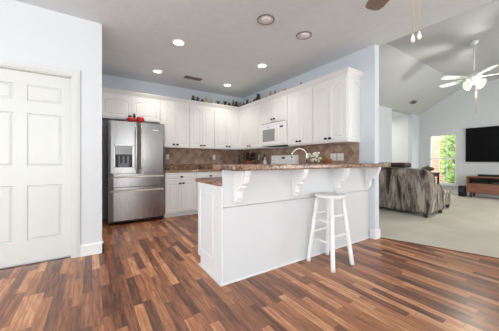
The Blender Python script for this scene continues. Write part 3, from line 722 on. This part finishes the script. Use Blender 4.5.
def blade(L0, L1, w0, w1, rot, tilt=.2, t=.007):
    b = NB(); pts = [(L0, -w0/2), (L0+.1, -w0/2-.005), (L1-.06, -w1/2), (L1-.015, -w1/2+.012), (L1, -w1/2+.04), (L1, w1/2-.04), (L1-.015, w1/2-.012), (L1-.06, w1/2), (L0+.1, w0/2+.005), (L0, w0/2)]
    prism(b, pts, 'z', -t/2, t/2)
    bmesh.ops.rotate(b, cent=(0, 0, 0), matrix=Matrix.Rotation(tilt, 3, 'X'), verts=b.verts[:])
    bmesh.ops.rotate(b, cent=(0, 0, 0), matrix=Matrix.Rotation(rot, 3, 'Z'), verts=b.verts[:]); return b
def arm(L0, L1, rot, z=0):
    b = NB(); bx(b, L0, L1, -.018, .018, -.006, .006, .002); bmesh.ops.rotate(b, cent=(0, 0, 0), matrix=Matrix.Rotation(rot, 3, 'Z'), verts=b.verts[:]); return b
def fan(label, x, y, zc, zb, rot0, bm_, mm, lit, R=.67):
    t = thing('ceiling_fan', label, 'ceiling fan', (x, y, 0))
    obj('canopy', lathe(NB(), [(0, zc), (.07, zc), (.068, zc-.02), (.05, zc-.055), (.02, zc-.07), (0, zc-.07)], (0, 0, 0), 24), M[mm], t)
    obj('downrod', tube(NB(), [(0, 0, zc-.06), (0, 0, zb+.12)], .012, 10), M[mm], t)
    mo = obj('motor', lathe(NB(), [(0, zb+.13), (.04, zb+.13), (.06, zb+.10), (.105, zb+.085), (.125, zb+.05), (.12, zb+.0), (.09, zb-.03), (.06, zb-.05), (0, zb-.05)], (0, 0, 0), 28), M[mm], t)
    for k in range(5):
        a = rot0+2*PI*k/5
        o = obj('blade', blade(.2, R, .11, .14, a), M[bm_], t); o.location = (0, 0, zb+.015)
        h_ = obj('blade_arm', arm(.09, .26, a), M[mm], o)
    kit = obj('light_kit', lathe(NB(), [(0, zb-.05), (.055, zb-.05), (.06, zb-.07), (.04, zb-.10), (.02, zb-.115), (0, zb-.12)], (0, 0, 0), 20), M[mm], t)
    sh = [(.022, 0), (.03, .01), (.048, .05), (.07, .10), (.078, .13), (.074, .13), (.065, .10), (.043, .052), (.02, .012), (.0, .008)]
    for k in range(4):
        a = PI/4+PI/2*k+.3
        m_ = Matrix.Rotation(a, 4, 'Z') @ Matrix.Rotation(math.radians(118), 4, 'Y')
        o = obj('glass_shade', lathe(NB(), sh, (.05*math.cos(a), .05*math.sin(a), zb-.075), 18, m_), M['fanlight'] if lit else M['bulb_off'], t)
    return t
fx, fy = 6.44, 1.48
zb = 2.775
lf_ = fan('white ceiling fan with lit glass shades in the living room', fx, fy, VZ1, zb, math.radians(2), 'fanwhite', 'fanwhite', True, .64)
obj('pull_chain', tube(NB(), [(.05, -.02, zb-.1), (.05, -.02, 2.05)], .0025, 6), M['brass'], lf_)
l = bpy.data.lights.new('fan_lamp', 'POINT'); l.energy = 46; l.color = (1, 1, .9); l.shadow_soft_size = .05
o = bpy.data.objects.new('fan_lamp', l); C.objects.link(o); o.parent = lf_; o.location = (0, 0, zb-.30)
# fan over the dining spot near the camera
cfx, cfy = 1.60, .51
nf = fan('ceiling fan with brown blades hanging over the foreground', cfx, cfy, H, 2.345, math.radians(60), 'blade_brown', 'brass', False, .66)
for dx, dy, z1 in ((-.121, .082, 1.803), (-.094, .062, 1.818)):
    ch = obj('pull_chain', tube(NB(), [(dx, dy, 2.33), (dx, dy, z1)], .0013, 6), M['brass'], nf)
    obj('pull_knob', lathe(NB(), [(0, z1), (.004, z1), (.006, z1-.012), (.011, z1-.026), (.011, z1-.036), (.008, z1-.045), (0, z1-.048)], (dx, dy, 0), 14), M['outlet'], ch)

# ------------------------------------------------------------ pottery along the cabinet tops
KINDS = {
 'pottery_jug': [(0, 0), (.04, 0), (.055, .03), (.05, .07), (.028, .10), (.026, .12), (.034, .135), (.028, .135), (0, .12)],
 'round_jar': [(0, 0), (.035, 0), (.05, .025), (.05, .055), (.03, .08), (0, .085)],
 'tall_vase': [(0, 0), (.03, 0), (.04, .05), (.03, .10), (.016, .13), (.024, .15), (.018, .15), (0, .14)],
 'small_bowl': [(0, 0), (.025, 0), (.05, .03), (.062, .06), (.058, .06), (.04, .03), (0, .012)],
 'bird_figurine': None}
ordn = ['first', 'second', 'third', 'fourth', 'fifth', 'sixth', 'seventh', 'eighth', 'ninth', 'tenth', 'eleventh', 'twelfth', 'thirteenth', 'fourteenth', 'fifteenth', 'sixteenth', 'seventeenth', 'eighteenth']
colw = {'jug_dark': 'dark brown', 'jug_tan': 'tan', 'jug_green': 'olive green', 'jug_cream': 'cream'}
def pottery(kind, m, x, y, s, label, rz):
    t = thing(kind, label, 'pottery', (x, y, UZ1+.0602), rz); t.scale = (s*.78, s*.78, s*1.08)
    if kind == 'bird_figurine':
        b = NB(); ell(b, (0, 0, .055), .05, .034, .04, 12); lathe(b, [(0, 0), (.028, 0), (.022, .012), (.008, .02), (0, .02)], (0, 0, 0), 12); ell(b, (.04, 0, .10), .022, .02, .022, 10); tube(b, [(.025, 0, .065), (.038, 0, .1)], .02, 8, .014); tube(b, [(-.035, 0, .06), (-.08, 0, .11)], .02, 8, .008)
        obj('body', b, M[m], t); obj('beak', lathe(NB(), [(.007, 0), (0, .022)], (.058, 0, .10), 8, Matrix.Rotation(PI/2, 4, 'Y')), M['copper'], t)
    else:
        obj('body', lathe(NB(), KINDS[kind], (0, 0, 0), 16), M[m], t)
        if kind == 'pottery_jug': obj('handle', tube(NB(), [(.028, 0, .115), (.06, 0, .11), (.07, 0, .075), (.05, 0, .045)], .007, 8), M[m], t)
        if kind == 'round_jar': obj('lid', lathe(NB(), [(0, .083), (.03, .078), (.018, .092), (.007, .095), (.009, .106), (0, .11)], (0, 0, 0), 14), M[m], t)
back = [(1.85, 'pottery_jug', 'jug_dark', 1.0), (1.95, 'pottery_jug', 'jug_dark', .9), (2.06, 'round_jar', 'jug_dark', 1.0), (2.15, 'pottery_jug', 'jug_tan', 1.0), (2.24, 'small_bowl', 'jug_dark', .9), (2.35, 'tall_vase', 'jug_cream', 1.0), (2.46, 'bird_figurine', 'jug_dark', 1.0), (2.56, 'round_jar', 'jug_tan', .8), (2.64, 'bird_figurine', 'jug_dark', 1.15), (2.75, 'round_jar', 'jug_dark', 1.1), (2.86, 'tall_vase', 'jug_green', 1.1), (2.97, 'pottery_jug', 'jug_dark', 1.2), (3.09, 'pottery_jug', 'jug_tan', 1.2)]
for i, (x, k, m, s) in enumerate(back):
    pottery(k, m, x, 5.02 + (.05 if x > 2.9 else 0), s*1.08, '%s %s on the back cabinets, %s piece from the left' % (colw[m], k.replace('_', ' '), ordn[i]), random.uniform(-.6, .6))
side = [(4.88, 'round_jar', 'jug_green', 1.3), (4.72, 'pottery_jug', 'jug_dark', 1.2), (4.57, 'round_jar', 'jug_dark', 1.0), (4.43, 'bird_figurine', 'jug_dark', 1.1), (4.28, 'pottery_jug', 'jug_dark', 1.45), (4.14, 'small_bowl', 'jug_green', 1.0), (3.99, 'round_jar', 'jug_green', .9), (3.84, 'tall_vase', 'jug_tan', 1.0), (3.70, 'pottery_jug', 'jug_tan', 1.0), (3.56, 'tall_vase', 'jug_cream', 1.0), (3.42, 'bird_figurine', 'jug_tan', .95), (3.27, 'round_jar', 'jug_tan', .85), (3.12, 'small_bowl', 'jug_tan', .9), (2.98, 'pottery_jug', 'jug_tan', .8)]
for i, (y, k, m, s) in enumerate(side):
    pottery(k, m, 3.075, y, s, '%s %s on the right-hand cabinets, %s piece counting from the corner' % (colw[m], k.replace('_', ' '), ordn[i]), random.uniform(-2, -1))

# ------------------------------------------------------------ living room furniture
Z0 = .006
sf = thing('loveseat', 'taupe streaked fabric loveseat seen from behind', 'sofa', (5.27, 1.86, Z0))
def soft(x0, x1, y0, y1, z0, z1, r=.05, seg=4, shear=0):
    b = NB(); bx(b, x0, x1, y0, y1, z0, z1, r, seg)
    for v in b.verts: v.co.x -= shear*(v.co.z-z0)
    for f in b.faces: f.smooth = True
    return b
def sofa_back():
    b = NB()
    P = [(.0, .06), (-.05, .45), (-.05, .72), (-.03, .83), (.02, .90), (.10, .935), (.30, .945), (1.34, .945), (1.45, .93), (1.54, .87), (1.60, .80), (1.62, .70), (1.62, .06)]
    prism(b, P, 'x', .06, .30)
    bmesh.ops.recalc_face_normals(b, faces=b.faces[:])
    bmesh.ops.bevel(b, geom=[e for e in b.edges if abs(e.calc_face_angle(0)) > 1.0], offset=.05, segments=4, profile=.5, affect='EDGES')
    for v in b.verts: v.co.x += -.09*(v.co.z-.06)/.9*1.0+.03
    for f in b.faces: f.smooth = True
    return b
obj('backrest', sofa_back(), M['sofa'], sf)
for y0, y1 in ((.02, .25), (1.37, 1.60)): obj('armrest', soft(.24, .92, y0, y1, .06, .60, .07), M['sofa'], sf)
obj('seat_frame', soft(.2, .88, .2, 1.42, .08, .32, .02, 2), M['sofa'], sf)
for y0, y1 in ((.255, .805), (.815, 1.365)):
    obj('seat_cushion', soft(.28, .93, y0, y1, .32, .48, .05), M['sofa'], sf)
    obj('back_cushion', soft(.25, .45, y0, y1, .48, .93, .06), M['sofa'], sf)
for x in (.12, .84):
    for y in (.08, 1.54): obj('foot', bx(NB(), x-.03, x+.03, y-.03, y+.03, 0, .07), M['darkwood'], sf)
th = NB(); bx(th, 5.20, 5.52, 2.22, 3.05, .970, 1.075, .05, 5)
for v in th.verts:
    u = (v.co.y-2.22)/.83
    v.co.z += .018*math.sin(u*PI)-.012+.006*math.sin(v.co.x*40+v.co.y*17)
for f in th.faces: f.smooth = True
tag(obj('throw_blanket', th, M['leather']), 'dark brown folded throw lying on top of the loveseat back', 'blanket')

ot = thing('ottoman', 'patterned upholstered ottoman with dark wooden feet beyond the loveseat', 'ottoman', (6.35, 1.99, Z0))
obj('cushion', soft(0, .66, 0, .62, .33, .45, .05), M['sofa'], ot)
obj('body', soft(.02, .64, .02, .60, .09, .345, .02, 2), M['sofa'], ot)
for x in (.07, .59):
    for y in (.07, .55): obj('foot', lathe(NB(), [(0, 0), (.025, 0), (.042, .05), (.045, .1), (0, .1)], (x, y, 0), 12), M['darkwood'], ot)

et = thing('end_table', 'dark wooden end table in front of the window', 'table', (8.0, 2.70, Z0))
obj('tabletop', bx(NB(), 0, .55, 0, .52, .725, .755, .006), M['darkwood'], et)
obj('apron', bx(NB(), .03, .52, .03, .49, .64, .725), M['darkwood'], et)
obj('shelf', bx(NB(), .03, .52, .03, .49, .17, .195), M['darkwood'], et)
for x in (.02, .485):
    for y in (.02, .455): obj('leg', bx(NB(), x, x+.045, y, y+.045, 0, .725, .004), M['darkwood'], et)
bo = thing('decorative_bowl', 'dark round lidded bowl standing on the end table by the window', 'bowl', (8.25, 2.92, Z0+.755))
obj('bowl', lathe(NB(), [(0, 0), (.07, 0), (.055, .02), (.06, .035), (.13, .06), (.165, .10), (.16, .12), (0, .12)], (0, 0, 0), 22), M['jug_dark'], bo)
obj('lid', lathe(NB(), [(0, .12), (.155, .12), (.13, .15), (.06, .175), (.02, .18), (.025, .205), (0, .215)], (0, 0, 0), 22), M['jug_dark'], bo)
bk = obj('round_basket', lathe(NB(), [(0, 0), (.12, 0), (.16, .08), (.15, .18), (.13, .20), (.12, .18), (0, .17)], (8.27, 2.96, Z0+.195), 18), M['jug_dark']); tag(bk, 'dark round basket on the lower shelf of the end table', 'basket')

tc = thing('media_console', 'reddish walnut media console below the television', 'console', (9.49, 2.36, Z0), -PI/2)
CL = 1.9
obj('tabletop', bx(NB(), 0, CL, 0, .46, .60, .635, .004), M['walnut'], tc)
for x in (0, CL/2-.015, CL-.03): obj('side_panel', bx(NB(), x, x+.03, .01, .46, .14, .60), M['walnut'], tc)
obj('shelf', bx(NB(), .03, CL-.03, .01, .46, .40, .425), M['walnut'], tc)
obj('bottom_panel', bx(NB(), .03, CL-.03, .01, .46, .14, .16), M['walnut'], tc)
obj('back_panel', bx(NB(), .03, CL-.03, .44, .46, .16, .60), M['darkwood'], tc)
for x0, x1 in ((.01, CL/2-.004), (CL/2+.004, CL-.01)):
    d = obj('drawer', bx(NB(), x0, x1, -.012, .012, .145, .41, .004), M['walnut'], tc)
for x in (.09, CL/2, CL-.09):
    for y in (.05, .4): obj('leg', bx(NB(), x-.025, x+.025, y-.02, y+.02, 0, .14), M['darkwood'], tc)
tag(obj('soundbar', bx(NB(), 9.56, 9.66, .95, 2.12, Z0+.636, Z0+.70, .01, 2), M['black']), 'long black soundbar on top of the media console', 'speaker')
tag(obj('media_player', bx(NB(), 9.56, 9.85, 1.90, 2.24, Z0+.426, Z0+.50, .004), M['black']), 'black media box in the open shelf at the left of the console', 'electronics')
tag(obj('cable_box', bx(NB(), 9.56, 9.82, 1.50, 1.80, Z0+.426, Z0+.485, .004), M['dark']), 'dark grey cable box in the console shelf beside the black media box', 'electronics')
sw = thing('subwoofer', 'small black subwoofer on the carpet left of the console', 'speaker', (9.45, 2.40, Z0))
obj('body', bx(NB(), 0, .30, 0, .14, .015, .33, .008), M['black'], sw)
obj('driver', lathe(NB(), [(0, 0), (.05, 0), (.055, .006), (.045, .008), (.02, -.002)], (-.001, .07, .20), 16, Matrix.Rotation(-PI/2, 4, 'Y')), M['dark'], sw)
obj('foot', bx(NB(), .02, .28, .015, .125, 0, .016), M['dark'], sw)
tv = thing('television', 'large black wall-mounted television', 'television', (9.95, 2.49, 1.07))
obj('screen', bx(NB(), -.006, 0, -1.88, -.015, .02, 1.055), M['screen'], tv)
obj('bezel', bx(NB(), 0, .045, -1.895, 0, 0, 1.07, .004), M['black'], tv)
obj('wall_mount', bx(NB(), .045, .0505, -1.2, -.7, .3, .8), M['dark'], tv)
l = bpy.data.lights.new('hall_ceiling_lamp', 'AREA'); l.energy = 28; l.size = .4; l.color = (1, .93, .86)
o = bpy.data.objects.new('hall_ceiling_lamp', l); C.objects.link(o); o.location = (8.4, 5.0, 2.70)

# things that repeat share a group phrase
GR = {'wall_cabinet': 'white wall cabinets with arched doors', 'base_cabinet': 'white base cabinets', 'recessed_light': 'recessed lights in the kitchen ceiling',
      'apple': 'red apples on the refrigerator tray', 'bottle': 'bottles in the corner of the counter', 'wall_outlet_plate': 'white outlets on the tile', 'wall_switch_plate': 'white switch plates on the tile',
      'ceiling_fan': 'ceiling fans', 'ceiling_vent': 'ceiling air vents'}
for o in bpy.data.objects:
    if o.parent is None and 'label' in o:
        k = o.name.split('.')[0]
        if o.get('category') == 'pottery': o['group'] = 'pottery along the tops of the wall cabinets'
        elif k in GR: o['group'] = GR[k]
